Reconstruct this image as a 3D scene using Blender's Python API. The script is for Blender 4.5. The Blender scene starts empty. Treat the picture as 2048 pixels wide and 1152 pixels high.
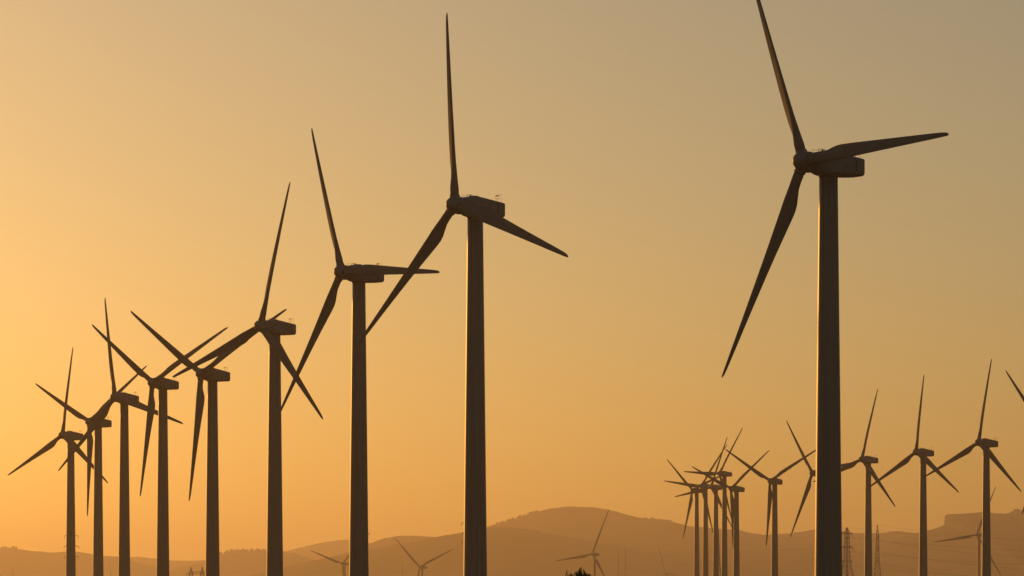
# Wind farm at sundown: rows of wind turbines against an orange sky, hazy hills behind.
import bpy, math, random
import numpy as np
from mathutils import Matrix, Vector

random.seed(7)
sc = bpy.context.scene
COL = sc.collection
R = math.radians
PI = math.pi

# ------------------------------------------------------------------ constants
FPX = 8533.333          # focal length in pixels of a 2048 px wide frame (150 mm on 36 mm)
HORIZON = 1205.0        # pixel row of the horizon
CAM_Z = 3.0
SUN_AZ = R(-26.5)       # measured from +Y, negative = to the left
SUN_EL = R(5.0)


def ang(px, py, Y):
    """point at distance Y seen in direction (px, py)"""
    return Vector(((px - 1024) / FPX * Y, Y, CAM_Z + (HORIZON - py) / FPX * Y))


# ------------------------------------------------------------------ helpers
def link(o, parent=None):
    COL.objects.link(o)
    if parent is not None:
        o.parent = parent
    return o


def mesh_data(name, verts, faces, mat, smooth=True):
    me = bpy.data.meshes.new(name)
    me.from_pydata([tuple(v) for v in verts], [], faces)
    me.materials.append(mat)
    if smooth:
        me.polygons.foreach_set('use_smooth', [True] * len(me.polygons))
    me.update()
    return me


def obj(name, me, parent=None, mw=None):
    o = bpy.data.objects.new(name, me)
    link(o, parent)
    if mw is not None:
        o.matrix_basis = mw
    return o


def tag(o, label=None, cat=None, group=None, kind=None):
    if label:
        o['label'] = label
    if cat:
        o['category'] = cat
    if group:
        o['group'] = group
    if kind:
        o['kind'] = kind
    return o


def empty(name, loc, rz=0.0):
    o = bpy.data.objects.new(name, None)
    o.empty_display_size = 0.5
    link(o)
    o.location = loc
    o.rotation_euler = (0, 0, rz)
    return o


class MB:
    """collects simple shapes into one vertex / face list"""

    def __init__(self):
        self.v = []
        self.f = []

    def add(self, vs, fs):
        n = len(self.v)
        self.v += [tuple(p) for p in vs]
        self.f += [tuple(i + n for i in f) for f in fs]

    def loft(self, rings, cap0=True, cap1=True):
        n = len(rings[0])
        vs = [p for r in rings for p in r]
        fs = []
        for k in range(len(rings) - 1):
            for i in range(n):
                j = (i + 1) % n
                fs.append((k * n + i, k * n + j, (k + 1) * n + j, (k + 1) * n + i))
        if cap0:
            fs.append(tuple(range(n - 1, -1, -1)))
        if cap1:
            b = (len(rings) - 1) * n
            fs.append(tuple(b + i for i in range(n)))
        self.add(vs, fs)

    def bar(self, a, b, r, r2=None, n=6):
        a, b = Vector(a), Vector(b)
        d = (b - a)
        if d.length < 1e-6:
            return
        d.normalize()
        u = d.orthogonal().normalized()
        w = d.cross(u)
        r2 = r if r2 is None else r2
        rings = []
        for p, rr in ((a, r), (b, r2)):
            rings.append([p + rr * (math.cos(2 * PI * k / n) * u + math.sin(2 * PI * k / n) * w) for k in range(n)])
        self.loft(rings)

    def box(self, c, s):
        x, y, z = c
        a, b, h = s[0] / 2, s[1] / 2, s[2] / 2
        vs = [(x + i * a, y + j * b, z + k * h) for i in (-1, 1) for j in (-1, 1) for k in (-1, 1)]
        self.add(vs, [(0, 1, 3, 2), (4, 6, 7, 5), (0, 4, 5, 1), (2, 3, 7, 6), (0, 2, 6, 4), (1, 5, 7, 3)])

    def data(self, name, mat, smooth=True):
        return mesh_data(name, self.v, self.f, mat, smooth)


# ------------------------------------------------------------------ materials
def new_mat(name):
    m = bpy.data.materials.new(name)
    m.use_nodes = True
    nt = m.node_tree
    b = nt.nodes['Principled BSDF']
    return m, nt, b


def nd(nt, t, **kw):
    n = nt.nodes.new(t)
    for k, v in kw.items():
        setattr(n, k, v)
    return n


def ramp(nt, stops):
    n = nt.nodes.new('ShaderNodeValToRGB')
    e = n.color_ramp.elements
    while len(e) < len(stops):
        e.new(0.5)
    for i, (p, c) in enumerate(stops):
        e[i].position = p
        e[i].color = (c[0], c[1], c[2], 1)
    return n


def noise_mat(name, c1, c2, scale=(1, 1, 1), nscale=1.0, rough=0.6, detail=5.0, lo=0.35, hi=0.7, coord='Object', spec=0.5):
    m, nt, b = new_mat(name)
    tc = nd(nt, 'ShaderNodeTexCoord')
    mp = nd(nt, 'ShaderNodeMapping')
    mp.inputs['Scale'].default_value = scale
    nt.links.new(tc.outputs[coord], mp.inputs['Vector'])
    n = nd(nt, 'ShaderNodeTexNoise')
    n.inputs['Scale'].default_value = nscale
    n.inputs['Detail'].default_value = detail
    nt.links.new(mp.outputs[0], n.inputs['Vector'])
    r = ramp(nt, [(lo, c1), (hi, c2)])
    nt.links.new(n.outputs[0], r.inputs[0])
    nt.links.new(r.outputs[0], b.inputs['Base Color'])
    b.inputs['Roughness'].default_value = rough
    b.inputs['Specular IOR Level'].default_value = spec
    return m


def tower_material():
    """gloss paint in a grey darker than real white towers, with vertical oil streaks running down from the nacelle"""
    m, nt, b = new_mat('tower_paint')
    tc = nd(nt, 'ShaderNodeTexCoord')
    mp = nd(nt, 'ShaderNodeMapping')
    mp.inputs['Scale'].default_value = (2.2, 2.2, 0.045)
    nt.links.new(tc.outputs['Object'], mp.inputs['Vector'])
    n = nd(nt, 'ShaderNodeTexNoise')
    n.inputs['Scale'].default_value = 1.6
    n.inputs['Detail'].default_value = 6
    nt.links.new(mp.outputs[0], n.inputs['Vector'])
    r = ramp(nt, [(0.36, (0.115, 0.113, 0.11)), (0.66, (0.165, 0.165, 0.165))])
    nt.links.new(n.outputs[0], r.inputs[0])
    # oil stain: strongest in the top ten metres of the tower
    sep = nd(nt, 'ShaderNodeSeparateXYZ')
    nt.links.new(tc.outputs['Object'], sep.inputs[0])
    mr = nd(nt, 'ShaderNodeMapRange')
    mr.inputs['From Min'].default_value = 36
    mr.inputs['From Max'].default_value = 46
    nt.links.new(sep.outputs['Z'], mr.inputs['Value'])
    mp2 = nd(nt, 'ShaderNodeMapping')
    mp2.inputs['Scale'].default_value = (3.5, 3.5, 0.03)
    nt.links.new(tc.outputs['Object'], mp2.inputs['Vector'])
    n2 = nd(nt, 'ShaderNodeTexNoise')
    n2.inputs['Scale'].default_value = 1.3
    n2.inputs['Detail'].default_value = 4
    nt.links.new(mp2.outputs[0], n2.inputs['Vector'])
    r2 = ramp(nt, [(0.47, (0, 0, 0)), (0.56, (1, 1, 1))])
    nt.links.new(n2.outputs[0], r2.inputs[0])
    mul = nd(nt, 'ShaderNodeMath', operation='MULTIPLY')
    nt.links.new(r2.outputs[0], mul.inputs[0])
    nt.links.new(mr.outputs[0], mul.inputs[1])
    mix = nd(nt, 'ShaderNodeMixRGB')
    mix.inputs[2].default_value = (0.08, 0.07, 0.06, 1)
    nt.links.new(mul.outputs[0], mix.inputs[0])
    nt.links.new(r.outputs[0], mix.inputs[1])
    nt.links.new(mix.outputs[0], b.inputs['Base Color'])
    b.inputs['Roughness'].default_value = 0.42
    b.inputs['Specular IOR Level'].default_value = 0.4
    return m


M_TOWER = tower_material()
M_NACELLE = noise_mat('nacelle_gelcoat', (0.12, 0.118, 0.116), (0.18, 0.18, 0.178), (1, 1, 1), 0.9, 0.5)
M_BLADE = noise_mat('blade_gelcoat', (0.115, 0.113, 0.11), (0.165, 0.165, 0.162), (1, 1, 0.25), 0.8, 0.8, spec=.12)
M_DARK = noise_mat('dark_rubber', (0.02, 0.02, 0.02), (0.04, 0.04, 0.04), nscale=3, rough=0.7)
M_STEEL = noise_mat('galvanised_steel', (0.16, 0.16, 0.16), (0.28, 0.28, 0.27), nscale=0.8, rough=0.55)
M_RED = noise_mat('red_lens', (0.45, 0.02, 0.015), (0.6, 0.03, 0.02), nscale=6, rough=0.25)
M_INSUL = noise_mat('brown_porcelain', (0.10, 0.05, 0.03), (0.14, 0.07, 0.04), nscale=4, rough=0.3)
M_WIRE = noise_mat('weathered_aluminium', (0.10, 0.10, 0.10), (0.16, 0.16, 0.16), nscale=0.5, rough=0.6)
M_GROUND = noise_mat('dry_steppe', (0.05, 0.042, 0.025), (0.13, 0.10, 0.055), (1, 1, 1), 0.02, 0.95, detail=12, spec=0.1)
M_HILL = noise_mat('hill_scrub', (0.035, 0.034, 0.020), (0.085, 0.066, 0.040), (1, 1, 2.5), 0.006, 0.95, detail=12, lo=0.38, hi=0.66, spec=0.05)
M_WOOD = noise_mat('far_foliage', (0.03, 0.035, 0.018), (0.055, 0.06, 0.03), nscale=0.1, rough=0.9, spec=0.1)
M_LEAF = noise_mat('shrub_leaf', (0.035, 0.045, 0.02), (0.075, 0.085, 0.04), nscale=6, rough=0.7, spec=0.2)
M_BARK = noise_mat('shrub_bark', (0.05, 0.04, 0.03), (0.11, 0.085, 0.06), (1, 1, 0.3), 8, 0.9)


# ------------------------------------------------------------------ wind turbine meshes
def airfoil(chord, tc, n=22, le=0.30):
    """closed section: x along the motion (leading edge +x), y across; circle when tc >= 1"""
    pts = []
    for k in range(n):
        a = 2 * PI * k / n
        xc = 0.5 * (1 + math.cos(a))              # 1 = trailing edge, 0 = leading edge
        if tc >= 0.999:
            y = 0.5 * math.sin(a)
            x = 0.5 - xc
            pts.append((x * chord, y * chord))
            continue
        t = tc
        yt = 5 * t * (0.2969 * math.sqrt(max(xc, 0)) - 0.1260 * xc - 0.3516 * xc ** 2 + 0.2843 * xc ** 3 - 0.1036 * xc ** 4)
        camber = 0.03 * 4 * xc * (1 - xc)
        y = (yt if math.sin(a) >= 0 else -yt) + camber
        w = max(0.0, min(1.0, (tc - 0.35) / 0.65))   # blend to an ellipse near the root
        ye = 0.5 * tc * math.sin(a)
        y = y * (1 - w) + ye * w
        pts.append(((le - xc) * chord, y * chord))
    return pts


def blade_mesh(name, secs, pitch):
    """blade along +Z from the hub centre; leading edge towards +X, upwind is -Y"""
    mb = MB()
    rings = []
    for (r, c, tc, tw, le) in secs:
        a = R(tw + pitch)
        ring = []
        for (x, y) in airfoil(c, tc, le=le):
            # twist turns the leading edge upwind (-Y)
            ring.append((x * math.cos(a) + y * math.sin(a), -x * math.sin(a) + y * math.cos(a), r))
        rings.append(ring)
    mb.loft(rings)
    return mb.data(name, M_BLADE)


SECS = [(0.95, 1.00, 1.0, 22, .5), (2.1, 1.00, 1.0, 22, .5), (2.7, 1.08, .82, 22, .46), (3.4, 1.34, .56, 21.5, .38),
        (4.1, 1.60, .40, 20.5, .33), (4.8, 1.72, .32, 19, .31), (5.6, 1.69, .28, 17, .30), (7.2, 1.57, .25, 14, .30), (9.2, 1.40, .22, 11, .30),
        (12, 1.18, .20, 8, .30), (15, .97, .18, 5.5, .30), (18, .77, .17, 3.5, .30), (20.6, .60, .16, 2, .30), (22.2, .48, .16, 1, .30),
        (23.0, .38, .15, .5, .32), (23.35, .25, .15, 0, .38), (23.5, .08, .2, 0, .45)]
ME_BLADE = blade_mesh('blade', SECS, 2.0)
k_far = 58 / 23.5
SECS_F = [(r * k_far, c * k_far * 0.86 if i > 3 else c * k_far * 0.8, tc, tw * .75, le) for i, (r, c, tc, tw, le) in enumerate(SECS)]
ME_BLADE_F = blade_mesh('blade_far', SECS_F, 2.0)


def revolve_y(prof, n=32):
    """profile (a, radius) along +Y"""
    mb = MB()
    mb.loft([[(r * math.cos(2 * PI * k / n), a, r * math.sin(2 * PI * k / n)) for k in range(n)] for a, r in prof])
    return mb


PROF = [(-1.17, .02), (-1.155, .14), (-1.10, .32), (-.98, .53), (-.8, .70), (-.55, .85), (-.25, .95), (.15, 1.01), (.55, 1.03), (.72, 1.02), (.78, .96)]
ME_HUB = revolve_y(PROF).data('hub', M_NACELLE)
ME_HUB_F = revolve_y([(a * 1.75, r * 1.75) for a, r in PROF]).data('hub_far', M_NACELLE)


def collar_mesh(s=1.0):
    mb = MB()
    n = 24
    prof = [(.70, .60), (.98, .60), (.99, .575), (1.02, .575), (1.03, .60), (1.10, .60), (1.14, .56), (1.16, .50)]
    mb.loft([[(s * r * math.cos(2 * PI * k / n), s * r * math.sin(2 * PI * k / n), s * z) for k in range(n)] for z, r in prof])
    return mb.data('root_collar', M_NACELLE)


def seal_mesh():
    mb = MB()
    n = 24
    prof = [(1.145, .50), (1.15, .565), (1.21, .565), (1.215, .50)]
    mb.loft([[(r * math.cos(2 * PI * k / n), r * math.sin(2 * PI * k / n), z) for k in range(n)] for z, r in prof])
    return mb.data('root_seal', M_DARK)


ME_COLLAR = collar_mesh()
ME_SEAL = seal_mesh()


def nacelle_ring(a, hw, top, bot, rt, rb, n=5):
    """rounded rectangle in the XZ plane at y = a"""
    pts = []
    for (cx, cz, a0, rr) in ((hw - rt, top - rt, 0, rt), (-hw + rt, top - rt, 90, rt), (-hw + rb, bot + rb, 180, rb), (hw - rb, bot + rb, 270, rb)):
        for k in range(n):
            t = R(a0 + 90 * k / (n - 1))
            pts.append((cx + rr * math.cos(t), a, cz + rr * math.sin(t)))
    return pts


def nacelle_mesh(s, name):
    mb = MB()
    secs = [(.86, .62, .62, -.70, .45, .5), (.90, .82, .80, -.90, .45, .55), (1.3, .96, .95, -1.06, .42, .55), (1.8, 1.07, 1.05, -1.2, .35, .5), (2.35, 1.13, 1.10, -1.29, .28, .45),
            (3.4, 1.15, .95, -1.31, .22, .42), (5.2, 1.12, .67, -1.27, .18, .38), (6.36, 1.08, .49, -1.19, .16, .34), (6.46, 1.04, .44, -1.14, .14, .30), (6.47, .94, .34, -1.03, .1, .22)]
    mb.loft([nacelle_ring(*(s * q for q in z)) for z in secs])
    me = mb.data(name, M_NACELLE, smooth=True)
    for p in me.polygons:
        if len(p.vertices) > 4:
            p.use_smooth = False
    return me


ME_NAC = nacelle_mesh(1.0, 'nacelle')
ME_NAC_F = nacelle_mesh(1.7, 'nacelle_far')


def vent_mesh(s):
    """recessed louvre slit in the rear flank: one frame ring with slats lofted into a single sheet"""
    mb = MB()
    prof = []
    z = -.79
    for k in range(8):
        prof += [(1.118, z), (1.150, z + .03), (1.118, z + .12)]
        z += .125
    vs = []
    for x, zz in prof:
        vs += [(s * x, 5.35, zz), (s * x, 5.49, zz)]
    mb.add(vs, [(2 * k, 2 * k + 1, 2 * k + 3, 2 * k + 2) for k in range(len(prof) - 1)])
    return mb.data('vent', M_DARK, False)


def rear_vent_mesh():
    mb = MB()
    mb.box((0, 6.49, -.35), (1.2, .06, .7))
    return mb.data('rear_vent', M_DARK, False)


def hatch_mesh():
    mb = MB()
    mb.box((0.1, 2.6, 1.12), (.9, .8, .09))
    return mb.data('roof_hatch', M_STEEL, False)


def rail_mesh():
    mb = MB()
    for x in (-.5, .5):
        for y in (1.35, 2.1):
            mb.bar((x, y, .9), (x, y, 1.24), .018)
        mb.bar((x, 1.35, 1.24), (x, 2.1, 1.24), .018)
    mb.bar((-.5, 2.1, 1.24), (.5, 2.1, 1.24), .018)
    return mb.data('roof_rail', M_STEEL, False)


def beacon_mesh():
    mb = MB()
    n = 12
    prof = [(.95, .09), (1.08, .09), (1.09, .075), (1.2, .075), (1.25, .05), (1.26, .01)]
    mb.loft([[(.3 + r * math.cos(2 * PI * k / n), 2.0 + r * math.sin(2 * PI * k / n), z) for k in range(n)] for z, r in prof])
    return mb.data('beacon', M_RED)


def mast_mesh():
    mb = MB()
    y = 5.75
    mb.bar((.45, y, .5), (.45, y, .98), .022)
    mb.bar((.18, y, .98), (.72, y, .98), .016)
    mb.bar((.18, y, .98), (.18, y, 1.34), .02)
    mb.bar((.72, y, .98), (.72, y, 1.40), .02)
    mb.bar((.18, y, 1.34), (.02, y + .1, 1.40), .018)
    for k in range(3):      # anemometer cups
        a = 2 * PI * k / 3 + .4
        p = Vector((.72 + .13 * math.cos(a), y + .13 * math.sin(a), 1.40))
        mb.bar((.72, y, 1.40), p, .012)
        mb.bar(p - Vector((0, 0, .045)), p + Vector((0, 0, .045)), .04, .015)
    mb.box((.18, y + .18, 1.36), (.015, .26, .13))   # wind vane
    mb.bar((.18, y - .15, 1.36), (.18, y + .1, 1.36), .014)
    mb.bar((.95, y + .2, .48), (.95, y + .2, 1.55), .014)   # lightning rod
    return mb.data('weather_mast', M_STEEL)


ME_VENT = [vent_mesh(1), vent_mesh(-1)]
ME_RVENT, ME_HATCH, ME_RAIL, ME_BEACON, ME_MAST = rear_vent_mesh(), hatch_mesh(), rail_mesh(), beacon_mesh(), mast_mesh()


def tower_mesh(name, H, r0, r1, base_drop, joints, n=48):
    mb = MB()
    rings = []
    zs = [-base_drop] + [H * k / 14 for k in range(1, 15)]

    def rad(z):
        t = max(0.0, z) / H
        return r0 + (r1 - r0) * t

    prof = [(z, rad(z)) for z in zs]
    for j in joints:        # slim flange welds where the tower sections meet
        z = j * H
        prof += [(z - .05, rad(z)), (z - .045, rad(z) + .012), (z + .045, rad(z) + .012), (z + .05, rad(z))]
    prof.sort()
    for z, r in prof:
        rings.append([(r * math.cos(2 * PI * k / n), r * math.sin(2 * PI * k / n), z) for k in range(n)])
    mb.loft(rings)
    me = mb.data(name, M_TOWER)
    return me


HUB_H = 47.0
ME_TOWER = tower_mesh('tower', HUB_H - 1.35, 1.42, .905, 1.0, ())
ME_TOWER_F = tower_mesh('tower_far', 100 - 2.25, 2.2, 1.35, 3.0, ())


def ring_mesh(z0, z1, r, name):
    n = 40
    mb = MB()
    mb.loft([[(rr * math.cos(2 * PI * k / n), rr * math.sin(2 * PI * k / n), z) for k in range(n)] for z, rr in ((z0, r), (z0 + .06, r + .05), (z1, r + .05))])
    return mb.data(name, M_DARK)


ME_YAW = ring_mesh(HUB_H - 1.42, HUB_H - 1.2, .92, 'yaw_ring')
ME_YAW_F = ring_mesh(100 - 2.35, 100 - 2.0, 1.4, 'yaw_ring_far')
TILT = R(5.5)


def lamp_mesh():
    mb = MB()
    mb.box((1.47, -.4, 2.9), (.22, .3, .42))
    mb.bar((1.35, -.4, 3.1), (1.62, -.4, 3.22), .05)
    return mb.data('door_lamp', M_DARK, False)


def turbine(x, y, z, psi, phi, label, group, far=False, scale=1.0, detail=True):
    """tower foot at (x, y, z); psi turns the rotor from facing -Y towards -X; phi is the blade phase, clockwise seen from upwind"""
    t = empty('wind_turbine', (x, y, z), -R(psi))
    t.scale = (scale,) * 3
    tag(t, label, 'wind turbine', group)
    H, at = (100.0, 4.2) if far else (HUB_H, 2.9)
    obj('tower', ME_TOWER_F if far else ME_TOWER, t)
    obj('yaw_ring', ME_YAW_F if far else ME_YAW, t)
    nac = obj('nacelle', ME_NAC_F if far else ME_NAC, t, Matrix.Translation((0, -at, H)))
    if not far and detail:
        obj('vent', ME_VENT[0], nac)
        obj('vent', ME_VENT[1], nac)
        obj('rear_vent', ME_RVENT, nac)
        obj('roof_rail', ME_RAIL, nac)
        obj('roof_hatch', ME_HATCH, nac)
        obj('beacon', ME_BEACON, nac)
        obj('weather_mast', ME_MAST, nac)
    # rotor frame: axis along -Y, nose tilted up
    base = Matrix.Translation((0, -at, H)) @ Matrix.Rotation(-TILT, 4, 'X')
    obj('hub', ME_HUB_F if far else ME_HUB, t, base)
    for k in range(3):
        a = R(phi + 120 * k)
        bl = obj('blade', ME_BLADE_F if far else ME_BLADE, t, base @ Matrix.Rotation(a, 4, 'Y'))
        if not far and detail:
            obj('root_collar', ME_COLLAR, bl)
            obj('root_seal', ME_SEAL, bl)
    return t


G1 = 'big turbines of the near row'
G2 = 'small turbines of the right hand row'
G3 = 'hazy turbines in the valley before the hills'
NEAR = [
    (30.70, 413.96, -1.35, 59.53, 89.07, 'largest and nearest wind turbine, its upper blade running out over the top edge'),
    (-4.27, 495.36, 2.01, 52.90, 108.72, "second largest wind turbine, one blade nearly straight up, left of the empty middle sky"),
    (-21.25, 592.11, 1.74, 53.32, 93.75, "turbine whose level right blade is crossed by the second largest turbine's lower blade"),
    (-38.13, 685.84, 0.33, 48.04, 11.81, "turbine whose lower right blade crosses a bigger rotor's lower left blade"),
    (-54.99, 783.35, -2.10, 41.12, 62.20, 'fifth turbine from the left, one blade hanging down, its right blade behind a nearer rotor'),
    (-71.78, 877.27, 1.08, 41.82, 63.37, "fourth turbine from the left, blades in a wide Y, one hanging left of its tower"),
    (-86.91, 956.43, 1.89, 41.52, 106.39, "third turbine from the left, upper blade almost upright, lower left blade over a nacelle"),
    (-102.09, 1052.60, 0.50, 42.32, 55.89, 'second turbine from the left, one blade hanging straight down beside its own tower'),
    (-116.82, 1129.69, 0.24, 43.02, 4.17, 'leftmost turbine, smallest of the near row, with power pylon arms showing behind its tower'),
]
for a in NEAR:
    t = turbine(*a, G1)
    if a[1] == 495.36:
        lamp = obj('door_lamp', lamp_mesh(), t)
        lamp.rotation_euler = (0, 0, R(a[3]))
RIGHT = [
    (87.23, 2015.15, 9.06, 45.39, 70.35, 'leftmost and lowest turbine of the tight cluster of five on the right'),
    (87.73, 1933.69, 8.74, 44.89, 37.13, 'second turbine from the left in the tight cluster of five'),
    (89.90, 1881.21, 6.90, 49.03, 20.50, 'middle turbine of the tight cluster of five, lattice pylon just behind its tower'),
    (91.76, 1843.00, 11.66, 51.00, 33.67, 'highest nacelle of the tight cluster of five, with a level blade to the left'),
    (86.04, 1636.06, -0.36, 46.31, 52.67, 'rightmost turbine of the tight cluster of five, one blade hanging straight down'),
    (94.07, 1527.93, -0.51, 36.99, 60.63, 'single small turbine with Y shaped blades between the cluster and the largest tower'),
    (104.25, 1451.17, -0.01, 50.01, 81.73, 'small turbine half hidden behind the left edge of the largest tower'),
    (116.15, 1391.14, 2.64, 50.82, 12.93, 'small turbine just right of the largest tower, its left blade passing behind that tower'),
    (123.64, 1283.04, 1.20, 52.14, 2.80, 'small turbine in front of the mesa cliff end, second from the right edge'),
    (131.94, 1186.96, 0.46, 53.89, 7.27, 'small turbine standing in front of the flat topped mesa, biggest whole one of its row'),
    (145.37, 1147.43, 2.30, 51.43, 75.89, 'turbine cut off by the right edge, only its blade tips showing'),
]
for a in RIGHT:
    turbine(*a, G2)
FAR = [
    (73.46, 3797.59, -29.00, 41.48, 22.45, .75, 'pale hazy turbine under the round hilltop, with a level blade to the left'),
    (388.70, 3552.26, -15.63, 40.51, 22.54, .75, 'pale hazy turbine in front of the mesa, half behind a darker tower'),
    (-82.05, 3897.14, -39.70, 42.59, 68.42, .75, 'pale hazy turbine with V shaped upper blades between the two big dark towers'),
    (-159.70, 4065.41, -34.95, 37.87, 47.69, .75, 'pale hazy turbine touching a big dark tower, one blade reaching left'),
]
for (x, y, z, ps, ph, s, lb) in FAR:
    turbine(x, y, z, ps, ph, lb, G3, far=True, scale=s)
for (px, py, Y, ps, ph, lb) in [
    (1331, 1147, 6300, 42, -22, 'faintest hazy turbine low between the round hill and the cluster of five'),
    (809, 1184, 6300, 42, -12, 'blade tip of a faint turbine rising low left of the V shaped hazy rotor'),
    (226, 1190, 6300, 42, -14, 'blade tip of a faint turbine low between two left towers'),
    (27, 1192, 6300, 42, -8, 'blade tip of a faint turbine low in the bottom left corner'),
]:
    p = ang(px, py, Y)
    s = .8
    # hub sits 4.2 m in front of the tower axis
    x = p.x + 4.2 * s * math.sin(R(ps))
    y = p.y + 4.2 * s * math.cos(R(ps))
    turbine(x, y, p.z - 100 * s, ps, ph, lb, G3, far=True, scale=s)

# ------------------------------------------------------------------ ground
BASES = [(a[0], a[1], a[2]) for a in NEAR] + [(a[0], a[1], a[2]) for a in RIGHT] + [(a[0], a[1], a[2]) for a in FAR]
BX = np.array([b[0] for b in BASES] + [0, 0, -300, 300, -400, 400, -600, 700, 0, -1500, 1500])
BY = np.array([b[1] for b in BASES] + [0, 200, 300, 300, 1200, 1200, 2600, 2600, 3600, 5500, 5500])
BZ = np.array([b[2] for b in BASES] + [1.2, 0.9, 0, 0, 0, 0, -4, -4, -24, -50, -50])


def ground_z(x, y):
    x = np.asarray(x, float)
    y = np.asarray(y, float)
    sx = x[..., None] - BX
    sy = (y[..., None] - BY)
    w = 1 / (sx * sx + sy * sy * .35 + 60.0) ** 1.4
    z = (w * BZ).sum(-1) / w.sum(-1)
    t = np.clip((y - 5200) / 2500, 0, 1)
    return z * (1 - t) + (-60) * t


def gz(x, y):
    return float(ground_z(np.array([x]), np.array([y]))[0])


def grid_obj(name, X, Y, Z, mat):
    ny, nx = X.shape
    me = bpy.data.meshes.new(name)
    co = np.stack([X, Y, Z], -1).reshape(-1, 3)
    idx = np.arange(ny * nx).reshape(ny, nx)
    q = np.stack([idx[:-1, :-1], idx[:-1, 1:], idx[1:, 1:], idx[1:, :-1]], -1).reshape(-1, 4)
    me.vertices.add(len(co))
    me.vertices.foreach_set('co', co.ravel().astype(np.float32))
    me.loops.add(q.size)
    me.loops.foreach_set('vertex_index', q.ravel().astype(np.int32))
    me.polygons.add(len(q))
    me.polygons.foreach_set('loop_start', np.arange(0, q.size, 4, dtype=np.int32))
    me.polygons.foreach_set('loop_total', np.full(len(q), 4, dtype=np.int32))
    me.polygons.foreach_set('use_smooth', np.ones(len(q), dtype=bool))
    me.materials.append(mat)
    me.update(calc_edges=True)
    me.validate()
    o = bpy.data.objects.new(name, me)
    COL.objects.link(o)
    return o


rng = np.random.default_rng(11)


def vnoise(x, y, seed=0):
    """smooth 2-d value noise in -1..1"""
    xi = np.floor(x).astype(np.int64)
    yi = np.floor(y).astype(np.int64)
    xf, yf = x - xi, y - yi
    u = xf * xf * (3 - 2 * xf)
    v = yf * yf * (3 - 2 * yf)

    def h(a, b):
        n = (a * 374761393 + b * 668265263 + seed * 974634777) & 0x7fffffff
        n = ((n ^ (n >> 13)) * 1274126177) & 0x7fffffff
        return ((n ^ (n >> 16)) & 0xffff) / 32767.5 - 1

    return (h(xi, yi) * (1 - u) + h(xi + 1, yi) * u) * (1 - v) + (h(xi, yi + 1) * (1 - u) + h(xi + 1, yi + 1) * u) * v


ys = np.concatenate([np.linspace(-560, 0, 15)[:-1], 0 + 17900 * (np.linspace(0, 1, 150) ** 2.0)])
xs = np.concatenate([-5900 * np.linspace(1, .02, 50) ** 1.6, np.linspace(-10, 10, 8), 5900 * np.linspace(.02, 1, 50) ** 1.6])
GX, GY = np.meshgrid(xs, ys)
GZ = ground_z(GX, GY) + .12 * vnoise(GX / 9, GY / 9, 3) + .25 * vnoise(GX / 31, GY / 31, 4)
tag(grid_obj('ground', GX, GY, GZ, M_GROUND), kind='structure')

# ------------------------------------------------------------------ hills
def hill(pts, D, front, back, foot=-62.0, seed=0, rough=1.0, wob=300.0, gully=9.0, skew=0.0, step=1.0):
    P = np.array(pts, float)
    D = float(D)
    px = np.arange(P[0, 0], P[-1, 0] + step, step)
    rid = np.interp(px, P[:, 0], P[:, 1])
    k = np.exp(-0.5 * (np.arange(-9, 10) / 3.2) ** 2)
    k /= k.sum()
    sm = np.convolve(np.pad(rid, 9, mode='edge'), k, 'valid')
    # keep cliffs sharp: only smooth where the line is gentle
    g = (np.abs(np.gradient(rid)) > 1.2).astype(float)
    w = np.convolve(np.pad(g, 9, mode='edge'), np.ones(19), 'valid')
    w = np.clip(w, 0, 1)
    rid = sm * (1 - w) + rid * w
    x = (px - 1024) / FPX * D
    yo = D + wob * vnoise(x / 900, x * 0 + 5.3, seed)
    x = (px - 1024) / FPX * yo
    zr = CAM_Z + (HORIZON - rid) / FPX * yo
    zr = zr + rough * (.9 * vnoise(x / 11, x * 0 + 1.5, seed + 1) + 1.2 * vnoise(x / 37, x * 0 + 2.5, seed + 2))
    rows = []
    ts = np.concatenate([np.linspace(0, 1, 34) ** .8, 1 + np.linspace(0, 1, 8)[1:]])
    for t in ts:
        if t <= 1:
            y = yo - front * (1 - t)
            f = t ** 1.25 * .75 + .25 * (t * t * (3 - 2 * t))
            z = foot + (zr - foot) * f
            amp = gully * math.sin(PI * min(1.0, t)) ** .8
            z = z + amp * (vnoise(x / 210 + t * .8, y / 420, seed + 5) + .5 * vnoise(x / 80, y / 160, seed + 6))
        else:
            s = t - 1
            y = yo + back * s
            z = foot + (zr - foot) * (1 - s) ** 1.2 - 2 * s
        rows.append((x + skew * np.maximum(0, y - yo), y, z))
    X = np.stack([r[0] for r in rows])
    Y = np.stack([r[1] for r in rows])
    Z = np.stack([r[2] for r in rows])
    o = grid_obj('hill', X, Y, Z, M_HILL)
    tag(o, kind='structure')
    return x, yo, zr


L = -420
RR = 2480
# far rolling range with the round top
r_main = hill([(L, 1120), (200, 1160), (480, 1140), (600, 1128), (680, 1108), (738, 1088), (760, 1078.5), (800, 1071), (835, 1072), (870, 1074), (905, 1070),
      (930, 1064), (985, 1050), (1020, 1040), (1060, 1027), (1100, 1017), (1130, 1013.5), (1150, 1013), (1190, 1015), (1230, 1022), (1262, 1032), (1285, 1037), (1310, 1039), (1340, 1043),
      (1380, 1052), (1420, 1056), (1480, 1060), (1500, 1066), (1525, 1070), (1560, 1068), (1600, 1064), (1650, 1055), (1668, 1057), (1690, 1064), (1720, 1067), (1750, 1066), (1790, 1062),
      (1830, 1066), (1900, 1064), (2050, 1075), (RR, 1090)], 11200, 4200, 1800, seed=21, wob=500)
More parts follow.
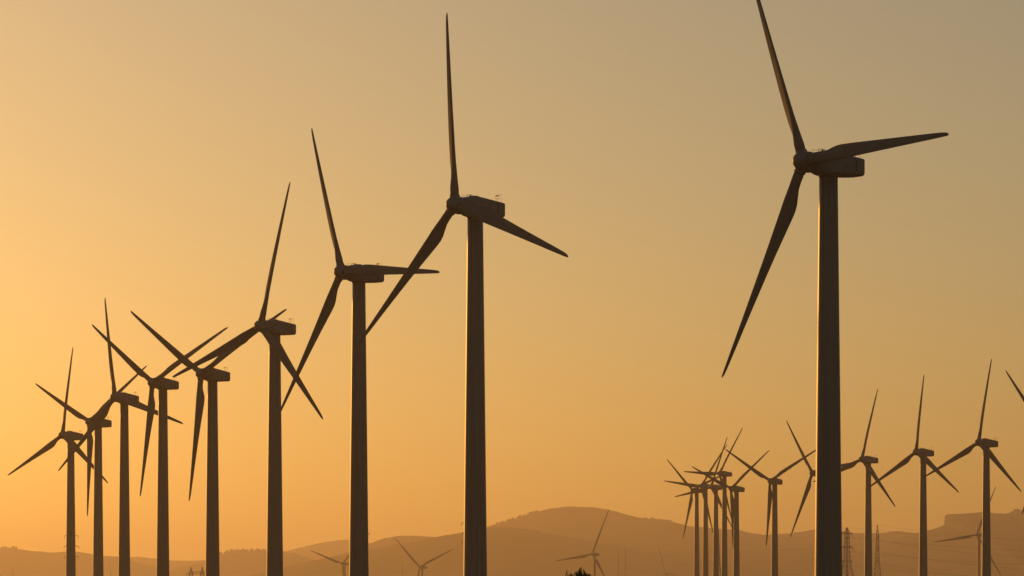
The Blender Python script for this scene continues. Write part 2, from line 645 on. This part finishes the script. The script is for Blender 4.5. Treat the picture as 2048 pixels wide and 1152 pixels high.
# lower fold in front of it
hill([(500, 1150), (640, 1118), (737, 1101), (777, 1091), (813, 1086), (863, 1076), (930, 1064), (975, 1055), (1022, 1054), (1066, 1060), (1120, 1071), (1192, 1086), (1250, 1094), (1290, 1103),
      (1350, 1098), (1420, 1094), (1500, 1100), (1600, 1096), (1700, 1104), (1850, 1098), (2000, 1106), (RR, 1100)], 9300, 2900, 1400, seed=33, rough=.8, wob=300)
# left ridge
r_left = hill([(L, 1085), (-200, 1090), (0, 1096), (20, 1096), (60, 1101), (100, 1105), (130, 1103.5), (150, 1103), (175, 1106), (200, 1112), (235, 1113), (260, 1122), (300, 1131), (330, 1140), (400, 1150), (520, 1165), (640, 1180)],
     12200, 3000, 1400, seed=44, wob=200, gully=6)
# pale back range seen above the left end of the main one
hill([(380, 1150), (480, 1125), (565, 1104), (600, 1095), (640, 1086), (690, 1079), (715, 1081), (738, 1085), (780, 1092), (860, 1110), (960, 1140)], 15200, 3200, 1400, seed=88, rough=.7, wob=200)
# palest hills behind the gap
hill([(120, 1135), (200, 1122), (250, 1117), (275, 1113), (310, 1117), (340, 1121), (380, 1122), (410, 1120), (450, 1122), (520, 1120), (640, 1125), (760, 1150)], 14600, 3000, 1500, seed=55, rough=.6, wob=200)
# wooded shoulder
r_wood = hill([(240, 1165), (330, 1143), (365, 1135), (400, 1126), (430, 1113), (445, 1108), (462, 1103), (490, 1102.5), (535, 1103.5), (560, 1105), (585, 1107), (605, 1112), (625, 1121), (650, 1128), (720, 1142), (820, 1160)],
     11800, 3000, 1300, seed=66, wob=150, gully=6)
# flat topped mesa on the right
r_mesa = hill([(1640, 1150), (1700, 1110), (1800, 1075), (1838, 1065), (1860, 1060), (1876, 1055), (1886, 1051), (1888.5, 1049.5), (1889.5, 1033), (1891, 1030.5), (1896, 1028.5), (1925, 1027.5), (1945, 1026), (1965, 1024),
      (1990, 1026.5), (2010, 1027.5), (2018, 1026), (2025, 1022), (2027.5, 1018), (2036, 1017.5), (2040, 1019), (2042, 1024), (2048, 1023), (2080, 1022), (2200, 1020), (2330, 1030), (RR, 1050)],
     9900, 3500, 1800, seed=77, wob=0, rough=.6, gully=12, skew=.16, step=.5)

# far-off woods that read as one mass along the ridge lines
def woods(name, ridge, a, b, dens, size, label, seed):
    rs = random.Random(seed)
    x, y, z = ridge
    pxs = 1024 + x / y * FPX
    sel = [i for i in range(len(x)) if a <= pxs[i] <= b]
    mb = MB()
    for i in sel:
        for _ in range(dens):
            if rs.random() < .52:
                continue
            s = size * rs.uniform(.4, 1.2)
            c = Vector((x[i] + rs.uniform(-1, 1), y[i] + rs.uniform(-14, 6), z[i] - .4 + s * .3))
            n = 6
            rings = []
            for (h, r) in ((-.6, .35), (-.1, .85), (.35, .8), (.8, .25)):
                rings.append([c + Vector((s * .75 * r * rs.uniform(.75, 1.2) * math.cos(2 * PI * k / n), s * .75 * r * rs.uniform(.75, 1.2) * math.sin(2 * PI * k / n), s * h * rs.uniform(.85, 1.1))) for k in range(n)])
            mb.loft(rings)
    o = obj(name, mb.data(name, M_WOOD))
    tag(o, label, 'trees', kind='stuff')


woods('woods', r_wood, 436, 532, 1, 6.8, 'fringe of trees along the crest of the low wooded hill shoulder', 5)
woods('woods', r_wood, 532, 640, 1, 4.5, 'thin scrub along the falling right end of the wooded hill shoulder', 6)
woods('woods', r_main, 985, 1075, 1, 4.0, 'thin trees along the rising left slope of the round hill', 7)
woods('woods', r_main, 1280, 1345, 1, 3.6, 'thin trees along the falling right slope of the round hill', 8)
woods('woods', r_left, -10, 34, 1, 6.0, 'few trees on the crest of the far left ridge', 9)

# ------------------------------------------------------------------ power pylons
def lattice(mb, zs, hw, r_leg, r_br):
    """square lattice body: zs levels, hw half width at each level"""
    cs = [(1, 1), (-1, 1), (-1, -1), (1, -1)]
    for k in range(len(zs) - 1):
        for i in range(4):
            a, b = cs[i], cs[(i + 1) % 4]
            p0 = Vector((a[0] * hw[k], a[1] * hw[k], zs[k]))
            p1 = Vector((a[0] * hw[k + 1], a[1] * hw[k + 1], zs[k + 1]))
            q0 = Vector((b[0] * hw[k], b[1] * hw[k], zs[k]))
            q1 = Vector((b[0] * hw[k + 1], b[1] * hw[k + 1], zs[k + 1]))
            mb.bar(p0, p1, r_leg, n=4)
            mb.bar(p0, q1, r_br, n=4)
            mb.bar(q0, p1, r_br, n=4)
            mb.bar(p1, q1, r_br, n=4)


def arm_mesh(z, half, hw):
    mb = MB()
    for s in (-1, 1):
        tip = Vector((s * half, 0, z))
        for y in (-hw, hw):
            mb.bar((s * hw, y, z), tip, .12, n=4)
            mb.bar((s * hw, y, z + 1.1), tip, .07, n=4)
            for f in (.33, .66):
                a = Vector((s * hw, y, z)).lerp(tip, f)
                b = Vector((s * hw, y, z + 1.1)).lerp(tip, f)
                mb.bar(a, b, .05, n=4)
    return mb.data('crossarm', M_STEEL, False)


def insulator_mesh(x, z):
    mb = MB()
    n = 8
    prof = []
    for k in range(8):
        h = z - .12 - k * .16
        prof += [(h, .05), (h - .03, .13), (h - .08, .13), (h - .11, .05)]
    mb.loft([[(x + r * math.cos(2 * PI * k / n), r * math.sin(2 * PI * k / n), hh) for k in range(n)] for hh, r in prof])
    return mb.data('insulator', M_INSUL)


def pylon(px, top_py, Y, yaw, label, arms=(4.0, 4.6, 4.0), first=.86, gap=5.0, w0=2.3, w1=.62, leg=.15, brace=.08):
    p = ang(px, top_py, Y)
    g = gz(p.x, Y)
    H = p.z - g
    t = empty('power_pylon', (p.x, Y, g), yaw)
    tag(t, label, 'power pylon', 'lattice power pylons across the plain')
    za = [H * first - 1.2 - gap * k for k in range(len(arms))]
    waist = za[-1] - 1.0
    mb = MB()
    n1, n2 = 6, 7
    zs = [-.3 + (waist + .3) * (1 - (1 - k / n1) ** 1.25) for k in range(n1 + 1)]
    hw = [w0 + (w1 * 1.35 - w0) * (k / n1) ** .85 for k in range(n1 + 1)]
    top = za[0] + 1.2
    zs += [waist + (top - waist) * k / n2 for k in range(1, n2 + 1)]
    hw += [w1 * 1.35 + (w1 * .8 - w1 * 1.35) * k / n2 for k in range(1, n2 + 1)]
    zs += [top + (H - top) * .5, H]
    hw += [w1 * .42, .05]
    lattice(mb, zs, hw, leg, brace)
    obj('mast', mb.data('mast', M_STEEL, False), t)
    ends = []
    for z, h in zip(za, arms):
        obj('crossarm', arm_mesh(z, h, w1), t)
        for s in (-1, 1):
            obj('insulator', insulator_mesh(s * (h - .1), z), t)
            ends.append(Vector((p.x + math.cos(yaw) * s * (h - .1), Y + math.sin(yaw) * s * (h - .1), g + z - 1.5)))
    ends.append(Vector((p.x, Y, g + H)))
    return ends


E_P1 = pylon(1694, 1055, 1850, R(38), 'lattice pylon showing its arms just right of the largest tower', arms=(3.2, 3.6, 3.2), first=.94, gap=6.0, w0=3.0, w1=.75)
E_P2 = pylon(1755, 1050, 1900, R(83), 'slim pointed lattice pylon seen end on, between two small turbines', w0=1.9)
E_P3 = pylon(1435, 1043, 2100, R(80), 'lattice pylon hidden close behind the middle tower of the tight cluster')
E_M1 = pylon(1251, 1090, 4300, R(84), 'taller of two faint thin pylons below the round hill', w0=1.1, w1=.4, leg=.07, brace=.03)
E_M2 = pylon(1237, 1097, 4300, R(84), 'shorter of two faint thin pylons below the round hill', w0=1.1, w1=.4, leg=.07, brace=.03)
E_T9 = pylon(143, 1062, 2050, R(4), 'pylon behind the leftmost turbine tower, only its three arms showing', arms=(3.5, 3.7, 3.6), first=.965, gap=5.0)
E_T2 = pylon(938, 1036, 2050, R(6), 'pylon hidden behind the second largest tower, arm tips showing at its left', arms=(3.7, 3.2, 3.9), first=.965, gap=4.6)


def portal(px, top_py, Y, label):
    p = ang(px, top_py, Y)
    g = gz(p.x, Y)
    H = p.z - g
    t = empty('portal_pylon', (p.x, Y, g), R(8))
    tag(t, label, 'power pylon', 'lattice power pylons across the plain')
    for s in (-1, 1):
        mb = MB()
        n = 7
        zs = [-.3 + (H - 3.0) * k / n for k in range(n + 1)]
        lev = [Vector((s * (2.9 - .5 * k / n), 0, z)) for k, z in enumerate(zs)]
        sub = MB()
        lattice(sub, [q.z for q in lev] + [H - 2.0, H - .9, H], [.75 + .12 * k / n for k in range(n + 1)] + [.5, .2, .06], .16, .09)
        sub.v = [(v[0] + s * 2.5, v[1], v[2]) for v in sub.v]
        obj('mast', sub.data('mast', M_STEEL, False), t)
        obj('insulator', insulator_mesh(s * 4.6, H - 3.0), t)
    b = MB()
    z = H - 2.9
    for y in (-.3, .3):
        b.bar((-4.8, y, z), (4.8, y, z), .09, n=4)
        b.bar((-3.2, y, z + .9), (3.2, y, z + .9), .08, n=4)
        for s in (-1, 1):
            b.bar((s * 3.2, y, z + .9), (s * 4.8, y, z), .08, n=4)
    for k in range(8):
        x = -3.2 + .8 * k
        b.bar((x, -.3, z), (x + .4, -.3, z + .9), .05, n=4)
        b.bar((x + .4, .3, z + .9), (x + .8, .3, z), .05, n=4)
    obj('crossarm', b.data('crossarm', M_STEEL, False), t)


portal(393, 1134, 1900, 'twin peaked portal pylon low beside the fifth tower from the left')


def cable(pts, sag, label, group):
    mb = MB()
    path = []
    for a, b in zip(pts[:-1], pts[1:]):
        n = 28
        for k in range(n):
            t = k / n
            q = a.lerp(b, t)
            q.z -= sag * 4 * t * (1 - t)
            path.append(q)
    path.append(pts[-1])
    r = .02
    rings = []
    for i, q in enumerate(path):
        d = (path[min(i + 1, len(path) - 1)] - path[max(i - 1, 0)]).normalized()
        u = d.cross(Vector((0, 0, 1))).normalized()
        w = u.cross(d)
        rings.append([q + r * (math.cos(2 * PI * k / 5) * u + math.sin(2 * PI * k / 5) * w) for k in range(5)])
    mb.loft(rings)
    o = obj('power_cable', mb.data('power_cable', M_WIRE))
    tag(o, label, 'power cable', group)


def beyond(ends, d):
    return [e + d for e in ends]


X2 = beyond(E_P2, Vector((150, -420, -3)))
X1 = beyond(E_P1, Vector((190, -300, -4)))
for i in range(7):
    cable([E_M1[i], E_P3[i]], 16.0, 'thin sagging cable from the faint thin pylons to the pylon behind the tight cluster', 'cables left of the tight cluster')
    cable([E_M2[i], E_P2[i], X2[i]], 9.0, 'thin sagging cable passing over the slim pointed pylon', 'cables over the slim pointed pylon')
    cable([E_P3[i], E_P1[i], X1[i]], 6.0, 'thin sagging cable passing over the pylon right of the largest tower', 'cables right of the largest tower')

# ------------------------------------------------------------------ shrub peeping over the bottom edge
def shrub(px, top_py, Y, label):
    rs = random.Random(3)
    p = ang(px, top_py, Y)
    g = gz(p.x, Y)
    H = p.z - g
    t = empty('shrub', (p.x, Y, g))
    tag(t, label, 'shrub')
    st = MB()
    lf = MB()
    tips = []
    for k in range(150):
        a = rs.uniform(0, 2 * PI)
        spread = rs.uniform(.02, 1.0) ** 1.15
        h = (H - .03) * (1.0 - .55 * max(0, spread - .1) ** 1.6) * rs.uniform(.93, 1.0)
        if k == 0:
            a, spread, h = 0.2, .10, H - .04
        if k == 1:
            a, spread, h = PI, .38, H - .05
        p0 = Vector((rs.uniform(-.12, .12), rs.uniform(-.12, .12), -.1))
        p3 = Vector((math.cos(a) * spread * 1.05, math.sin(a) * spread * 1.05, h))
        prev = p0
        m = 9
        for i in range(1, m + 1):
            f = i / m
            q = p0.lerp(p3, f)
            q.x = p0.x + (p3.x - p0.x) * f ** .75 + rs.uniform(-.02, .02)
            q.y = p0.y + (p3.y - p0.y) * f ** .75 + rs.uniform(-.02, .02)
            st.bar(prev, q, .035 * (1 - f) + .008, .035 * (1 - f - 1 / m + 1e-3) + .006, n=5)
            if f > .3:
                for _ in range(8 if f < .75 else 20):
                    c = prev.lerp(q, rs.random()) + Vector((rs.gauss(0, .03), rs.gauss(0, .03), rs.gauss(0, .03)))
                    d = Vector((rs.gauss(0, .28), rs.gauss(0, .28), rs.uniform(.7, 1.2))).normalized()
                    u = d.orthogonal().normalized()
                    u.rotate(Matrix.Rotation(rs.uniform(0, 6.28), 3, d))
                    l = rs.uniform(.09, .2)
                    w = l * .11
                    lf.add([c, c + d * l * .5 + u * w, c + d * l, c + d * l * .5 - u * w], [(0, 1, 2, 3)])
            prev = q
    obj('stem', st.data('stem', M_BARK), t)
    obj('foliage', lf.data('foliage', M_LEAF, False), t)


shrub(1161, 1144, 130, 'dark spiky shrub top at the bottom edge below the round hill')

# ------------------------------------------------------------------ haze, sky, sun, camera
HAZE = dict(density=9.8e-5, g=.6, color=(1.0, .90, .74))


def haze():
    x0, x1, y0, y1, z0, z1 = -6000, 6000, -620, 18000, -64.0, 262.0
    mb = MB()
    mb.box(((x0 + x1) / 2, (y0 + y1) / 2, (z0 + z1) / 2), (x1 - x0, y1 - y0, z1 - z0))
    m = bpy.data.materials.new('haze')
    m.use_nodes = True
    nt = m.node_tree
    nt.nodes.remove(nt.nodes['Principled BSDF'])
    v = nd(nt, 'ShaderNodeVolumePrincipled')
    v.inputs['Color'].default_value = (*HAZE['color'], 1)
    v.inputs['Density'].default_value = HAZE['density']
    v.inputs['Anisotropy'].default_value = HAZE['g']
    nt.links.new(v.outputs[0], nt.nodes['Material Output'].inputs['Volume'])
    o = obj('haze', mb.data('haze', m, False))
    tag(o, kind='stuff')
    return o


haze()

w = bpy.data.worlds.new('World')
sc.world = w
w.use_nodes = True
nt = w.node_tree
bg = nt.nodes['Background']
sky = nt.nodes.new('ShaderNodeTexSky')
sky.sky_type = 'NISHITA'
sky.sun_disc = False
sky.sun_elevation = SUN_EL
sky.sun_rotation = SUN_AZ
sky.altitude = 0
sky.air_density = 0.95
sky.dust_density = 1.1
sky.ozone_density = 0.6
warm = nt.nodes.new('ShaderNodeMixRGB')      # camera white balance of the sky light
warm.blend_type = 'MULTIPLY'
warm.inputs[0].default_value = 1.0
warm.inputs[2].default_value = (1.06, 1.0, .97, 1)
nt.links.new(sky.outputs[0], warm.inputs[1])
nt.links.new(warm.outputs[0], bg.inputs[0])
bg.inputs[1].default_value = 0.0555

sd = bpy.data.lights.new('sun', 'SUN')
sd.energy = 1.72
sd.angle = R(0.53)
sd.color = (1.0, .40, .06)
so = bpy.data.objects.new('sun', sd)
COL.objects.link(so)
dirv = Vector((math.sin(SUN_AZ) * math.cos(SUN_EL), math.cos(SUN_AZ) * math.cos(SUN_EL), math.sin(SUN_EL)))
so.rotation_euler = dirv.to_track_quat('Z', 'Y').to_euler()
so.location = (-200, 600, 300)

cd = bpy.data.cameras.new('camera')
cam = bpy.data.objects.new('camera', cd)
COL.objects.link(cam)
cam.location = (0, 0, CAM_Z)
cam.rotation_euler = (PI / 2, 0, 0)
cd.lens = 150
cd.sensor_width = 36
cd.shift_y = (HORIZON - 576) / 2048
cd.clip_start = 1
cd.clip_end = 120000
sc.camera = cam

vs = sc.view_settings
vs.view_transform = 'Standard'
vs.look = 'None'
vs.gamma = 1
vs.exposure = 0.0
sc.cycles.use_denoising = True
sc.cycles.max_bounces = 6
sc.cycles.volume_bounces = 0
